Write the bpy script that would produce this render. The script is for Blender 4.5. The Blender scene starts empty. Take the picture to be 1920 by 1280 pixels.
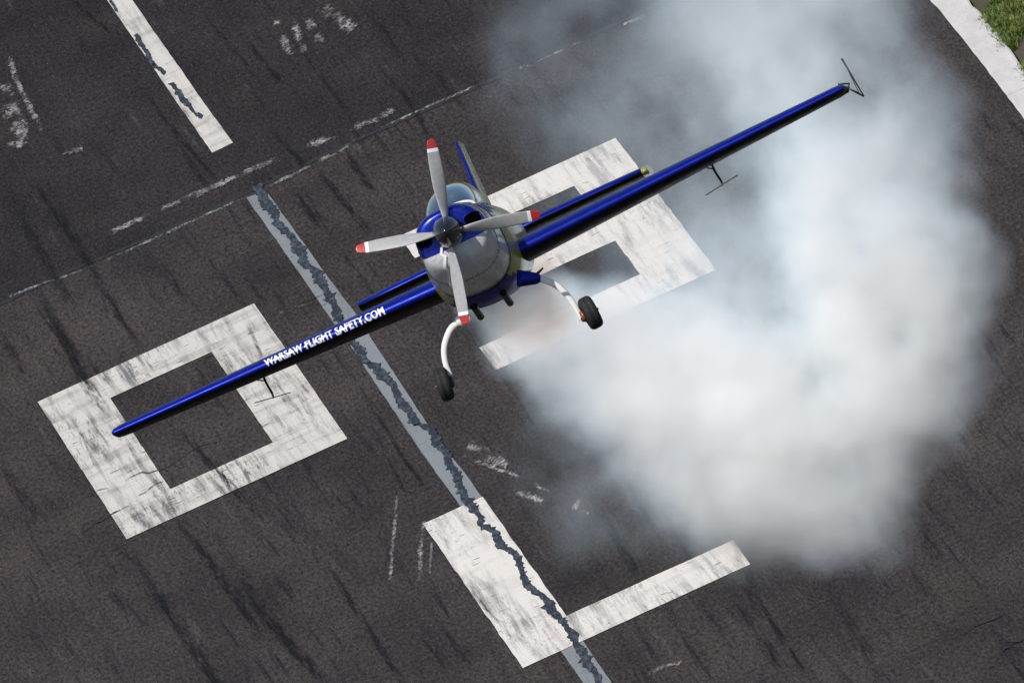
import bpy, bmesh, math, random
import numpy as np
from mathutils import Vector, Matrix
from mathutils.bvhtree import BVHTree
from mathutils import noise as mnoise

sc = bpy.context.scene
C = sc.collection
R_ = math.radians

# ------------------------------------------------------------------ camera
# Solved from the painted runway characters (9 m x 3 m, strokes 1.5 / 0.8 m).
F_PX, DEP, ROLL, DIST = 68557.0, R_(13.0509), R_(-23.842), 453.694
FW = Vector((0, math.cos(DEP), -math.sin(DEP)))
_u = Vector((0, math.sin(DEP), math.cos(DEP)))
_r = Vector((1, 0, 0))
RT = math.cos(ROLL) * _r + math.sin(ROLL) * _u
UP = -math.sin(ROLL) * _r + math.cos(ROLL) * _u
CAM = -FW * DIST
cd = bpy.data.cameras.new('camera')
cam = bpy.data.objects.new('camera', cd)
C.objects.link(cam)
cam.matrix_world = Matrix.Translation(CAM) @ Matrix((RT, UP, -FW)).transposed().to_4x4()
cd.sensor_width = 36.0
cd.lens = F_PX * 36.0 / 1920.0
cd.clip_start = 5.0
cd.clip_end = 9000.0
sc.camera = cam

# ------------------------------------------------------------------ light
to_sun = (-.60 * RT + .50 * UP - .62 * FW).normalized()
EL = math.asin(to_sun.z)
w = bpy.data.worlds.new('World')
sc.world = w
w.use_nodes = True
nt = w.node_tree
nt.nodes.clear()
wo = nt.nodes.new('ShaderNodeOutputWorld')
bg = nt.nodes.new('ShaderNodeBackground')
sky = nt.nodes.new('ShaderNodeTexSky')
sky.sky_type = 'NISHITA'
sky.sun_disc = False
sky.sun_elevation = EL
sky.sun_rotation = math.atan2(to_sun.x, to_sun.y)
bg.inputs['Strength'].default_value = 0.085
nt.links.new(sky.outputs[0], bg.inputs[0])
nt.links.new(bg.outputs[0], wo.inputs[0])
sl = bpy.data.lights.new('sun', 'SUN')
sl.energy = 4.2
sl.angle = R_(0.53)
sl.color = (1.0, .95, .88)
so = bpy.data.objects.new('sun', sl)
C.objects.link(so)
so.rotation_euler = to_sun.to_track_quat('Z', 'Y').to_euler()
so.location = to_sun * 200
vs = sc.view_settings
vs.view_transform = 'Standard'
vs.look = 'None'
vs.gamma = 1.0
vs.exposure = 0.0
vs.use_curve_mapping = False
cy = sc.cycles
cy.max_bounces = 14
cy.volume_bounces = 12
cy.transparent_max_bounces = 16
cy.volume_step_rate = 0.5
cy.volume_max_steps = 256
cy.use_denoising = True

# ------------------------------------------------------------------ pixels to places
def ray(px, py):
    return (FW + RT * ((px - 960) / F_PX) - UP * ((py - 640) / F_PX))
def G(px, py, z=0.0):
    d = ray(px, py)
    t = (z - CAM.z) / d.z
    return CAM + d * t
def AT(px, py, depth):
    return CAM + ray(px, py) * depth
YAW = R_(2.755)                      # runway axes on the ground
AU = Vector((math.cos(YAW), math.sin(YAW), 0))     # across the runway
AV = Vector((math.sin(YAW), -math.cos(YAW), 0))    # down the runway, towards the camera

# ------------------------------------------------------------------ node helpers
def mat(name):
    m = bpy.data.materials.new(name)
    m.use_nodes = True
    t = m.node_tree
    t.nodes.clear()
    o = t.nodes.new('ShaderNodeOutputMaterial')
    return m, t, o
class N:
    def __init__(s, t): s.t = t
    def put(s, sock, v):
        if hasattr(v, 'is_output'): s.t.links.new(v, sock)
        elif v is not None: sock.default_value = v
    def new(s, typ, **k):
        n = s.t.nodes.new(typ)
        for a, b in k.items(): setattr(n, a, b)
        return n
    def math(s, op, a, b=None, c=None, clamp=False):
        n = s.new('ShaderNodeMath', operation=op, use_clamp=clamp)
        s.put(n.inputs[0], a); s.put(n.inputs[1], b); s.put(n.inputs[2], c)
        return n.outputs[0]
    def vec(s, op, a, b=None):
        n = s.new('ShaderNodeVectorMath', operation=op)
        s.put(n.inputs[0], a); s.put(n.inputs[1], b)
        return n
    def noise(s, v, scale, detail=4, rough=.55, dist=0, typ='FBM'):
        n = s.new('ShaderNodeTexNoise')
        s.put(n.inputs['Vector'], v)
        n.inputs['Scale'].default_value = scale
        n.inputs['Detail'].default_value = detail
        n.inputs['Roughness'].default_value = rough
        n.inputs['Distortion'].default_value = dist
        return n
    def mapping(s, v, loc=(0, 0, 0), rot=(0, 0, 0), scale=(1, 1, 1)):
        n = s.new('ShaderNodeMapping')
        s.put(n.inputs[0], v)
        n.inputs['Location'].default_value = loc
        n.inputs['Rotation'].default_value = rot
        n.inputs['Scale'].default_value = scale
        return n.outputs[0]
    def rng(s, v, a, b, c=0., d=1., smooth=False):
        n = s.new('ShaderNodeMapRange')
        if smooth: n.interpolation_type = 'SMOOTHSTEP'
        s.put(n.inputs[0], v)
        for i, x in enumerate((a, b, c, d)): s.put(n.inputs[1 + i], x)
        return n.outputs[0]
    def mix(s, f, a, b, mode='MIX'):
        n = s.new('ShaderNodeMix', data_type='RGBA', blend_type=mode)
        s.put(n.inputs[0], f); s.put(n.inputs[6], a); s.put(n.inputs[7], b)
        return n.outputs[2]
    def pos(s):
        return s.new('ShaderNodeNewGeometry').outputs['Position']
    def obj(s):
        return s.new('ShaderNodeTexCoord').outputs['Object']
    def bsdf(s, o, **k):
        n = s.new('ShaderNodeBsdfPrincipled')
        for a, b in k.items(): s.put(n.inputs[a.replace('_', ' ')], b)
        s.t.links.new(n.outputs[0], o.inputs['Surface'])
        return n
    def bump(s, h, strength, dist=.02):
        n = s.new('ShaderNodeBump')
        s.put(n.inputs['Height'], h)
        n.inputs['Strength'].default_value = strength
        n.inputs['Distance'].default_value = dist
        return n.outputs[0]
def c4(r, g, b): return (r, g, b, 1.0)

M = {}
JOINT_PT = G(480, 355)
# ---- asphalt
m, t, o = mat('asphalt'); n = N(t); M['asphalt'] = m
P = n.mapping(n.pos(), rot=(0, 0, -YAW))
Pg = n.mapping(P, scale=(1, .26, 1))          # wear drags the grain along the runway
grain = n.noise(Pg, 24, 4, .8).outputs[0]
grain2 = n.noise(Pg, 46, 2, .6).outputs[0]
blot = n.noise(n.mapping(P, scale=(1, .3, 1)), .55, 5, .6).outputs[0]
Ps = n.mapping(P, scale=(1, .045, 1))
streak = n.noise(Ps, 3.2, 4, .62, .4).outputs[0]
base = n.mix(n.rng(blot, .32, .68), c4(.0215, .0188, .0192), c4(.048, .0415, .0415))
base = n.mix(n.rng(n.noise(P, .35, 3).outputs[0], .45, .7, 0, .55), base, c4(.058, .045, .041))
sep = n.new('ShaderNodeSeparateXYZ'); n.put(sep.inputs[0], P)
jy = (Matrix.Rotation(-YAW, 3, 'Z') @ JOINT_PT).y
far = n.rng(sep.outputs[1], jy - .1, jy + .1)
base = n.mix(far, base, n.mix(1.0, base, c4(.62, .62, .66), 'MULTIPLY'))
base = n.mix(n.rng(streak, .56, .72, 0, .6), base, c4(.014, .013, .016))
st2 = n.noise(n.mapping(P, scale=(1, .035, 1), loc=(3, 8, 0)), 9.5, 4, .6, .3).outputs[0]
st3 = n.noise(n.mapping(P, scale=(1, .12, 1), loc=(1, 2, 0)), 1.1, 3, .55).outputs[0]
base = n.mix(n.math('MULTIPLY', n.rng(st2, .55, .66, 0, .85), n.rng(st3, .40, .56)), base, c4(.012, .011, .014))
light = n.noise(n.mapping(P, scale=(1, .05, 1), loc=(7, 1, 0)), 5.0, 4, .65).outputs[0]
base = n.mix(n.rng(light, .60, .74, 0, .35), base, c4(.095, .085, .08))
g = n.rng(grain, .30, .72, .15, 2.1)
gv = n.new('ShaderNodeCombineXYZ')
for i in range(3): n.put(gv.inputs[i], g)
base = n.mix(1.0, base, gv.outputs[0], 'MULTIPLY')
spk = n.rng(grain2, .655, .72, 0, .7)
base = n.mix(spk, base, c4(.17, .155, .145))
hgt = n.math('ADD', grain, n.math('MULTIPLY', grain2, .6))
n.bsdf(o, Base_Color=base, Roughness=.92, Specular_IOR_Level=.12, Normal=n.bump(hgt, .6, .012))
# ---- runway paint (wear and rubber dragged along and across)
def paint(name, col, dirt, amount, cross=.5, seed=0., flake=0.):
    m, t, o = mat(name); n = N(t); M[name] = m
    P = n.mapping(n.pos(), rot=(0, 0, -YAW), loc=(seed, seed * .7, 0))
    a = n.noise(n.mapping(P, scale=(1, .045, 1)), 8.5, 5, .68, .3).outputs[0]
    a2 = n.noise(n.mapping(P, scale=(1, .06, 1)), 26, 3, .7, .5).outputs[0]
    b = n.noise(n.mapping(P, scale=(.35, .75, 1)), 2.4, 4, .6).outputs[0]
    big = n.noise(n.mapping(P, scale=(1, .25, 1)), 1.0, 3, .5).outputs[0]
    f1 = n.math('MULTIPLY', n.rng(a, .47, .64), n.rng(big, .36, .60, .15, 1.))
    f2 = n.math('MULTIPLY', n.rng(a2, .56, .68), n.rng(big, .42, .62, .0, .8))
    f3 = n.math('MULTIPLY', n.rng(b, .5, .62), cross)
    f = n.math('MULTIPLY', n.math('ADD', n.math('ADD', f1, f2), f3, clamp=True), amount)
    fine = n.noise(n.mapping(P, scale=(1, .3, 1)), 60, 2, .6).outputs[0]
    col2 = n.mix(n.rng(fine, .35, .7, 0, .25), col, c4(col[0] * .72, col[1] * .71, col[2] * .68))
    base = n.mix(f, col2, dirt)
    sp = n.noise(n.mapping(P, scale=(.45, 1, 1)), 9, 2, .5).outputs[0]
    base = n.mix(n.rng(sp, .68, .72, 0, .8), base, c4(.09, .068, .05))
    ch = n.noise(n.mapping(P, scale=(.8, .3, 1)), 38, 3, .7).outputs[0]
    base = n.mix(n.math('MULTIPLY', n.rng(ch, .60, .68, 0, .8), n.rng(big, .44, .60)), base, c4(.05, .043, .04))
    n.bsdf(o, Base_Color=base, Roughness=.7, Normal=n.bump(fine, .35, .01))
paint('paint_worn', c4(.60, .57, .53), c4(.15, .145, .14), 1.0, .30, 3.)
paint('paint_clean', c4(.70, .665, .62), c4(.20, .195, .19), .85, .16, 11.)
paint('paint_grey', c4(.215, .235, .25), c4(.11, .12, .13), .45, .3, 23.)
paint('paint_flake', c4(.50, .49, .48), c4(.25, .24, .24), .6, .3, 31.)
# ---- tar
m, t, o = mat('tar'); n = N(t); M['tar'] = m
a = n.noise(n.mapping(n.pos(), scale=(1, .3, 1)), 16, 4, .6).outputs[0]
n.bsdf(o, Base_Color=n.mix(n.rng(a, .48, .62), c4(.016, .018, .023), c4(.060, .072, .088)), Roughness=.5, Normal=n.bump(a, .4, .02))
m, t, o = mat('crack'); n = N(t); M['crack'] = m
n.bsdf(o, Base_Color=n.mix(n.noise(n.pos(), 20, 2).outputs[0], c4(.006, .006, .008), c4(.02, .02, .022)), Roughness=.9)
# ---- rubber left on the asphalt: thin, worn through
def rubber(name, dens, seed):
    m, t, o = mat(name); n = N(t); M[name] = m
    uv = n.new('ShaderNodeTexCoord').outputs['UV']
    s = n.new('ShaderNodeSeparateXYZ'); n.put(s.inputs[0], uv)
    P = n.mapping(n.pos(), rot=(0, 0, -YAW), loc=(seed, 0, 0))
    a = n.noise(n.mapping(P, scale=(1, .06, 1)), 22, 4, .7).outputs[0]
    g2 = n.noise(n.mapping(P, scale=(1, .26, 1)), 34, 3, .75).outputs[0]
    ex = n.math('MULTIPLY', n.rng(s.outputs[0], 0, .38, 0, 1, True), n.rng(s.outputs[0], 1, .62, 0, 1, True))
    ey = n.math('MULTIPLY', n.rng(s.outputs[1], 0, .45, 0, 1, True), n.rng(s.outputs[1], 1, .80, 0, 1, True))
    f = n.math('MULTIPLY', n.math('MULTIPLY', ex, ey), n.rng(a, .40, .62, .0, 1))
    f = n.math('MULTIPLY', n.math('MULTIPLY', f, n.rng(g2, .3, .6, .6, 1.)), dens, clamp=True)
    b = n.new('ShaderNodeBsdfPrincipled')
    b.inputs['Base Color'].default_value = c4(.010, .010, .013)
    b.inputs['Roughness'].default_value = .8
    b.inputs['Specular IOR Level'].default_value = .12
    tr = n.new('ShaderNodeBsdfTransparent')
    mx = n.new('ShaderNodeMixShader')
    n.put(mx.inputs[0], f); n.put(mx.inputs[1], tr.outputs[0]); n.put(mx.inputs[2], b.outputs[0])
    t.links.new(mx.outputs[0], o.inputs['Surface'])
rubber('rubber_strong', 1.0, 0)
rubber('rubber_faint', .62, 5)
# ---- concrete, soil, grass
m, t, o = mat('concrete'); n = N(t); M['concrete'] = m
P = n.pos()
a = n.noise(n.mapping(P, scale=(1, .3, 1)), 3.0, 6, .65).outputs[0]
b = n.noise(n.mapping(P, scale=(1, .35, 1)), 28, 3, .7).outputs[0]
base = n.mix(n.rng(a, .35, .7), c4(.60, .585, .57), c4(.47, .46, .45))
base = n.mix(n.rng(b, .60, .72, 0, .5), base, c4(.17, .165, .16))
n.bsdf(o, Base_Color=base, Roughness=.85, Normal=n.bump(b, .4, .01))
m, t, o = mat('soil'); n = N(t); M['soil'] = m
a = n.noise(n.pos(), .8, 6, .6).outputs[0]
b = n.noise(n.pos(), 14, 4, .7).outputs[0]
base = n.mix(n.rng(a, .42, .62), c4(.085, .066, .048), c4(.055, .06, .025))
base = n.mix(n.rng(b, .4, .7, 0, .6), base, c4(.075, .06, .045))
n.bsdf(o, Base_Color=base, Roughness=.95, Normal=n.bump(b, .8, .05))
m, t, o = mat('grass_blade'); n = N(t); M['grass'] = m
a = n.noise(n.pos(), 5, 3, .6).outputs[0]
oi = n.new('ShaderNodeAttribute', attribute_name='tint').outputs['Fac']
base = n.mix(n.rng(a, .35, .65), c4(.055, .105, .013), c4(.12, .17, .028))
base = n.mix(n.rng(oi, .72, .95, 0, .8), base, c4(.24, .22, .06))
n.bsdf(o, Base_Color=base, Roughness=.55)
# ---- aircraft finishes
def gloss(name, col, rough=.25, coat=1.0, metal=0., vary=.08, nscale=9.):
    m, t, o = mat(name); n = N(t); M[name] = m
    a = n.noise(n.obj(), nscale, 4, .6).outputs[0]
    b = n.mix(n.rng(a, .35, .7, 0, 1), c4(*col), c4(*[x * (1 - vary) for x in col]))
    rr = n.rng(a, .3, .7, rough * .8, rough * 1.25)
    n.bsdf(o, Base_Color=b, Roughness=rr, Metallic=metal, Coat_Weight=coat, Coat_Roughness=.06)
gloss('blue_paint', (.0012, .012, .27), .42, .0, .6)
gloss('black_paint', (.0008, .0008, .004), .45, .0)
for nd in M['black_paint'].node_tree.nodes:
    if nd.type == 'BSDF_PRINCIPLED': nd.inputs['Specular IOR Level'].default_value = .15
gloss('olive_paint', (.27, .30, .085), .35, .7)
gloss('silver_paint', (.58, .59, .60), .35, .5, 0, .25, 5)
gloss('white_paint', (.80, .80, .78), .35, .5)
gloss('grey_blade', (.40, .40, .41), .38, .3, 0, .2, 20)
gloss('red_tip', (.42, .025, .03), .35, .4)
gloss('dark_chrome', (.055, .06, .075), .16, .6, .7, .3, 6)
gloss('tyre', (.014, .014, .015), .75, 0., 0, .4, 30)
gloss('metal', (.35, .34, .33), .35, 0., .9, .3, 30)
gloss('steel_dark', (.06, .065, .07), .4, 0., .6, .3, 30)
gloss('copper', (.30, .09, .05), .45, 0., .3, .3, 30)
gloss('cockpit', (.018, .02, .022), .7, 0.)
gloss('helmet', (.22, .22, .23), .25, .8)
gloss('flight_suit', (.03, .045, .06), .85, 0.)
gloss('intake_dark', (.012, .012, .013), .7, 0.)
m, t, o = mat('cowl_paint'); n = N(t); M['cowl_paint'] = m
oc = n.obj(); sp_ = n.new('ShaderNodeSeparateXYZ'); n.put(sp_.inputs[0], oc)
edge = n.math('ADD', n.math('MULTIPLY', n.math('ADD', sp_.outputs[1], 1.7), -.30), n.math('SUBTRACT', sp_.outputs[2], .13))
msk = n.rng(edge, -.003, .003)
vr = n.noise(oc, 6, 4, .6).outputs[0]
vs2 = n.noise(n.mapping(oc, scale=(9, 1.2, 9)), 2.2, 4, .65).outputs[0]
bb = n.mix(msk, n.mix(n.rng(vr, .35, .7), c4(.60, .61, .63), c4(.46, .47, .50)), c4(.0012, .012, .27))
bb = n.mix(n.rng(vs2, .55, .72, 0, .45), bb, c4(.10, .095, .09))
n.bsdf(o, Base_Color=bb, Roughness=n.rng(vr, .3, .7, .26, .42), Metallic=n.math('MULTIPLY', msk, .6), Coat_Weight=.35, Coat_Roughness=.1)
m, t, o = mat('decal_white'); n = N(t); M['decal_white'] = m
n.bsdf(o, Base_Color=n.mix(n.noise(n.obj(), 30, 2).outputs[0], c4(.84, .85, .87), c4(.78, .79, .82)), Roughness=.4, Coat_Weight=.5)
m, t, o = mat('canopy_glass'); n = N(t); M['glass'] = m
lw = n.new('ShaderNodeLayerWeight'); lw.inputs[0].default_value = .22
gl = n.new('ShaderNodeBsdfGlossy'); gl.inputs['Roughness'].default_value = .04
gl.inputs['Color'].default_value = c4(.9, .95, .97)
tr = n.new('ShaderNodeBsdfTransparent'); tr.inputs['Color'].default_value = c4(.92, .95, .955)
mx = n.new('ShaderNodeMixShader')
sm = n.noise(n.obj(), 4, 3, .5).outputs[0]
n.put(mx.inputs[0], n.math('ADD', n.math('MULTIPLY', lw.outputs['Fresnel'], .8), n.rng(sm, .3, .7, .02, .06), clamp=True))
n.put(mx.inputs[1], tr.outputs[0]); n.put(mx.inputs[2], gl.outputs[0])
t.links.new(mx.outputs[0], o.inputs['Surface'])

# ------------------------------------------------------------------ object helpers
def link(name, me, mats, parent=None, smooth=False):
    ob = bpy.data.objects.new(name, me)
    C.objects.link(ob)
    for x in (mats if isinstance(mats, (list, tuple)) else [mats]):
        me.materials.append(M[x])
    if smooth:
        me.polygons.foreach_set('use_smooth', [True] * len(me.polygons))
    if parent is not None: ob.parent = parent
    return ob
def from_bm(name, bm, mats, parent=None, smooth=False, normals=True):
    if normals: bmesh.ops.recalc_face_normals(bm, faces=bm.faces)
    me = bpy.data.meshes.new(name)
    bm.to_mesh(me); bm.free()
    return link(name, me, mats, parent, smooth)
def from_py(name, v, f, mats, parent=None, smooth=False):
    me = bpy.data.meshes.new(name)
    me.from_pydata([tuple(p) for p in v], [], f)
    me.update()
    return link(name, me, mats, parent, smooth)
def tag(ob, label=None, cat=None, group=None, kind=None):
    if label: ob['label'] = label
    if cat: ob['category'] = cat
    if group: ob['group'] = group
    if kind: ob['kind'] = kind
    return ob
rnd = random.Random(7)

# ================================================================== SETTING
ground = from_py('ground', [(-3000, -3000, -.06), (3000, -3000, -.06), (3000, 5000, -.06), (-3000, 5000, -.06)], [(0, 1, 2, 3)], 'soil')
tag(ground, kind='structure')
# kerb lines from the photograph
KL = [(1742, 0), (1759, 17), (1779, 41), (1796, 62), (1822, 97), (1849, 129), (1871, 159), (1888, 184), (1901, 199), (1920, 223)]
KR = [(1822, 7), (1841, 26), (1864, 51), (1879, 77), (1899, 103), (1920, 126)]
def fit_line(pts, deg):
    q = [G(*p) for p in pts]
    ys = np.array([p.y for p in q]); xs = np.array([p.x for p in q])
    k = np.polyfit(ys, xs, deg)
    y0, y1 = ys.min(), ys.max()
    dk = np.polyder(k)
    def fx(y):
        if y < y0: return float(np.polyval(k, y0) + np.polyval(dk, y0) * (y - y0) * .3)
        if y > y1: return float(np.polyval(k, y1) + np.polyval(dk, y1) * (y - y1))
        return float(np.polyval(k, y))
    return fx
kl = fit_line(KL, 2)
kw = float(np.mean([G(*p).x - kl(G(*p).y) for p in KR]))
kr = lambda y: kl(y) + kw
# runway sheet
ys = [-420 + i * 20 for i in range(20)] + [-30 + i * 2.5 for i in range(40)] + [75 + i * 25 for i in range(16)]
v = []; f = []
for y in ys:
    v += [(-36, y, 0), (kl(y) + .05, y, 0)]
for i in range(len(ys) - 1):
    f.append((2 * i, 2 * i + 1, 2 * i + 3, 2 * i + 2))
runway = from_py('runway', v, f, 'asphalt')
tag(runway, 'dark worn asphalt runway with white painted characters', kind='structure')

def jitter_poly(pts, step=.22, amp=.006, z=.004, seed=0):
    """outline with slightly uneven edges, on the ground"""
    r = random.Random(seed)
    out = []
    k = len(pts)
    for i in range(k):
        a, b = pts[i], pts[(i + 1) % k]
        L = (b - a).length
        nn = max(2, int(L / step))
        d = (b - a).normalized(); nrm = Vector((-d.y, d.x, 0))
        # edges that run along the runway may wander less across it
        for j in range(nn):
            p = a.lerp(b, j / nn)
            am = 0 if j == 0 else (r.gauss(0, amp * .35) + amp * 1.2 * mnoise.noise(p * 1.3)) * (1 + 2.0 * abs(nrm.y))
            out.append(p + nrm * am + Vector((0, 0, z)))
    return out
def poly_obj(name, outlines, matname, z, seed=0, amp=.006, parent=runway):
    bm = bmesh.new()
    for q, pts in enumerate(outlines):
        vs_ = [bm.verts.new(p) for p in jitter_poly(pts, z=z, seed=seed + q, amp=amp)]
        bm.faces.new(vs_)
    bmesh.ops.triangulate(bm, faces=bm.faces)
    for fc in bm.faces:
        if fc.normal.z < 0: fc.normal_flip()
    return from_bm(name, bm, matname, parent, normals=False)
O0 = Vector((-5.77923, 7.58947, 0))
def UV(u, vv, du=0, dv=0): return O0 + AU * (u + du) + AV * (vv + dv)
# numeral 0: outline as a ring cut into two halves
def outl(pts, du, dv): return [UV(a, b, du, dv) for a, b in pts]
z1 = .010
tag(poly_obj('painted_numeral', [outl([(0, 0), (3, 0), (3, 9), (1.5, 9), (1.5, 7.5), (2.2, 7.5), (2.2, 1.5), (.8, 1.5), (.8, 7.5), (1.5, 7.5), (1.5, 9), (0, 9)], 0, 0)][:0] +
    [outl([(0, 0), (3, 0), (3, 1.5), (0, 1.5)], 0, 0), outl([(0, 1.5), (.8, 1.5), (.8, 7.5), (0, 7.5)], 0, 0), outl([(2.2, 1.5), (3, 1.5), (3, 7.5), (2.2, 7.5)], 0, 0), outl([(0, 7.5), (3, 7.5), (3, 9), (0, 9)], 0, 0)], 'paint_worn', z1, 1, .003),
    'white painted figure nought heavily streaked with tyre rubber')
tag(poly_obj('painted_numeral', [outl([(0, 0), (3, 0), (3, 9), (0, 9), (0, 7.5), (2.2, 7.5), (2.2, 5.25), (.55, 5.25), (.55, 3.75), (2.2, 3.75), (2.2, 1.5), (0, 1.5)], 5.024, -.05)], 'paint_clean', z1, 5),
    'white painted figure three half hidden under the aeroplane')
tag(poly_obj('painted_letter', [outl([(0, 0), (.8, 0), (.8, 7.5), (3, 7.5), (3, 9), (0, 9)], 3.1757, 14.8653)], 'paint_clean', z1, 9),
    'white painted letter L crossed by a jagged tar seam')
# grey centre strip and the white stripe beyond the joint
def px_poly(name, pts, matname, z, seed=0, amp=.004):
    return poly_obj(name, [[G(*p) for p in pts]], matname, z, seed, amp)
tag(px_poly('painted_stripe', [(462, 371), (499, 358), (615, 520), (670, 592), (695, 633), (815, 815), (885, 905), (925, 965), (1092, 1199), (1147, 1280), (1260, 1446), (1206, 1450), (1094, 1280), (1051, 1219), (862, 947), (785, 840), (655, 645), (627, 607), (560, 510)], 'paint_grey', .005, 21),
    'faded blue grey centre stripe with a tar sealed crack')
tag(px_poly('painted_stripe', [(140, -90), (186, -102), (248, 0), (290, 62), (335, 125), (380, 190), (437, 268), (398, 287), (330, 190), (270, 102), (200, 0)], 'paint_worn', .005, 22),
    'white painted stripe beyond the cross joint with tar patches')
# tar seams: ragged strips
def seam(name, pts, width, matname, z, seed, spike=.5, step=.10, parent=runway):
    q = [G(*p) for p in pts]
    r = random.Random(seed)
    L, Rr = [], []
    for i in range(len(q) - 1):
        a, b = q[i], q[i + 1]
        nn = max(1, int((b - a).length / step))
        for j in range(nn):
            s = j / nn
            p = a.lerp(b, s)
            wob = mnoise.noise(Vector((p.x * .4, p.y * 1.1, seed))) * width * .9
            p = p + Vector((wob, 0, z))
            w0 = width * (.45 + .75 * abs(mnoise.noise(Vector((p.y * .9, seed, 1.7)))) + .5 * abs(mnoise.noise(Vector((p.y * 3.1, seed, 5.)))))
            L.append(p + Vector((-w0 * (1 + spike * abs(r.gauss(0, 1))) * .5, r.gauss(0, step * .45), 0)))
            Rr.append(p + Vector((w0 * (1 + spike * abs(r.gauss(0, 1))) * .5, r.gauss(0, step * .45), 0)))
    e = q[-1] + Vector((0, 0, z))
    v = []; f = []
    for a, b in zip(L, Rr): v += [a, b]
    k = len(L)
    for i in range(k - 1): f.append((2 * i + 1, 2 * i, 2 * i + 2, 2 * i + 3))
    v.append(e); f.append((2 * k - 1, 2 * k - 2, 2 * k))
    return from_py(name, v, f, matname, parent)
S1 = [(483, 350), (493, 372), (500, 380), (515, 405), (535, 432), (552, 460), (572, 487), (592, 515), (607, 540), (622, 565), (637, 595), (670, 645), (690, 672), (710, 697), (735, 735), (760, 760), (785, 790), (807, 820), (827, 845), (855, 880), (875, 920), (893, 955), (907, 971), (903, 983), (927, 996), (944, 1020), (964, 1044), (980, 1077), (1000, 1109), (1025, 1134), (1045, 1162), (1070, 1190), (1086, 1215), (1100, 1243), (1122, 1276), (1180, 1360)]
tag(seam('crack_sealant', S1, .105, 'tar', .0145, 41, .55, .085), 'long jagged tar seam along the grey centre stripe')
tag(seam('crack_sealant', [(206, 3), (214, 12), (221, 24)], .05, 'tar', .0145, 42), None)
seam('crack_sealant', [(253, 68), (262, 78), (270, 92), (285, 112), (296, 131), (308, 143)], .06, 'tar', .0145, 43)
seam('crack_sealant', [(320, 158), (332, 170), (345, 188), (358, 202), (366, 212), (378, 224)], .07, 'tar', .0145, 44)
# cross joint
def xband(name, p0, p1, width_y, matname, z, seed, amp=.03, step=.06):
    a, b = G(*p0), G(*p1)
    nn = int((b - a).length / step)
    r = random.Random(seed)
    v = []; f = []
    for i in range(nn + 1):
        p = a.lerp(b, i / nn)
        wob = mnoise.noise(Vector((p.x * .5, seed, 0))) * .25
        w_ = width_y * (.5 + .9 * abs(mnoise.noise(Vector((p.x * 1.3, seed, 3)))))
        v += [p + Vector((0, wob - w_ / 2 + r.gauss(0, amp), z)), p + Vector((0, wob + w_ / 2 + r.gauss(0, amp), z))]
    for i in range(nn): f.append((2 * i, 2 * i + 2, 2 * i + 3, 2 * i + 1))
    return from_py(name, v, f, matname, runway)
xband('cross_joint', (-60, 601), (1320, -32), .26, 'crack', .006, 51)
# cracks
def crack(pts, width, seed):
    q = [G(*p) for p in pts]
    r = random.Random(seed)
    v = []; f = []
    fine = []
    for i in range(len(q) - 1):
        nn = max(2, int((q[i + 1] - q[i]).length / .12))
        for j in range(nn):
            p = q[i].lerp(q[i + 1], j / nn)
            fine.append(p + Vector((r.gauss(0, .012), r.gauss(0, .045), .022)))
    fine.append(q[-1] + Vector((0, 0, .022)))
    k = len(fine)
    for i, p in enumerate(fine):
        s = i / (k - 1)
        ww = width * (.35 + .65 * math.sin(math.pi * min(1, s * 1.1 + .05))) * r.uniform(.5, 1.2)
        # wider in depth than across: the view is foreshortened lengthwise
        v += [p + Vector((-ww * .35, -ww * 1.2, 0)), p + Vector((ww * .35, ww * 1.2, 0))]
    for i in range(k - 1): f.append((2 * i, 2 * i + 2, 2 * i + 3, 2 * i + 1))
    return from_py('crack', v, f, 'crack', runway)
for i, (pts, wd) in enumerate([
    ([(1893, 1134), (1886, 1148), (1860, 1162), (1830, 1178), (1790, 1196)], .022),
    ([(1861, 1172), (1856, 1187), (1845, 1198), (1838, 1206), (1848, 1214)], .02),
    ([(1930, 1190), (1915, 1204), (1890, 1208), (1872, 1200)], .026),
    ([(1900, 1206), (1880, 1222), (1868, 1238), (1852, 1258), (1843, 1266)], .028),
    ([(238, 903), (262, 890), (298, 882), (330, 868), (372, 838), (420, 826), (462, 804)], .020),
    ([(262, 931), (285, 915), (306, 905)], .026),
    ([(150, 1003), (205, 968), (225, 958), (243, 950)], .022),
    ([(138, 950), (160, 932), (185, 921), (205, 917)], .016),
    ([(528, 590), (560, 573), (600, 556), (618, 548)], .014),
    ([(1610, 262), (1690, 230), (1760, 205), (1880, 186)], .014)]):
    crack(pts, wd, 60 + i)
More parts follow.
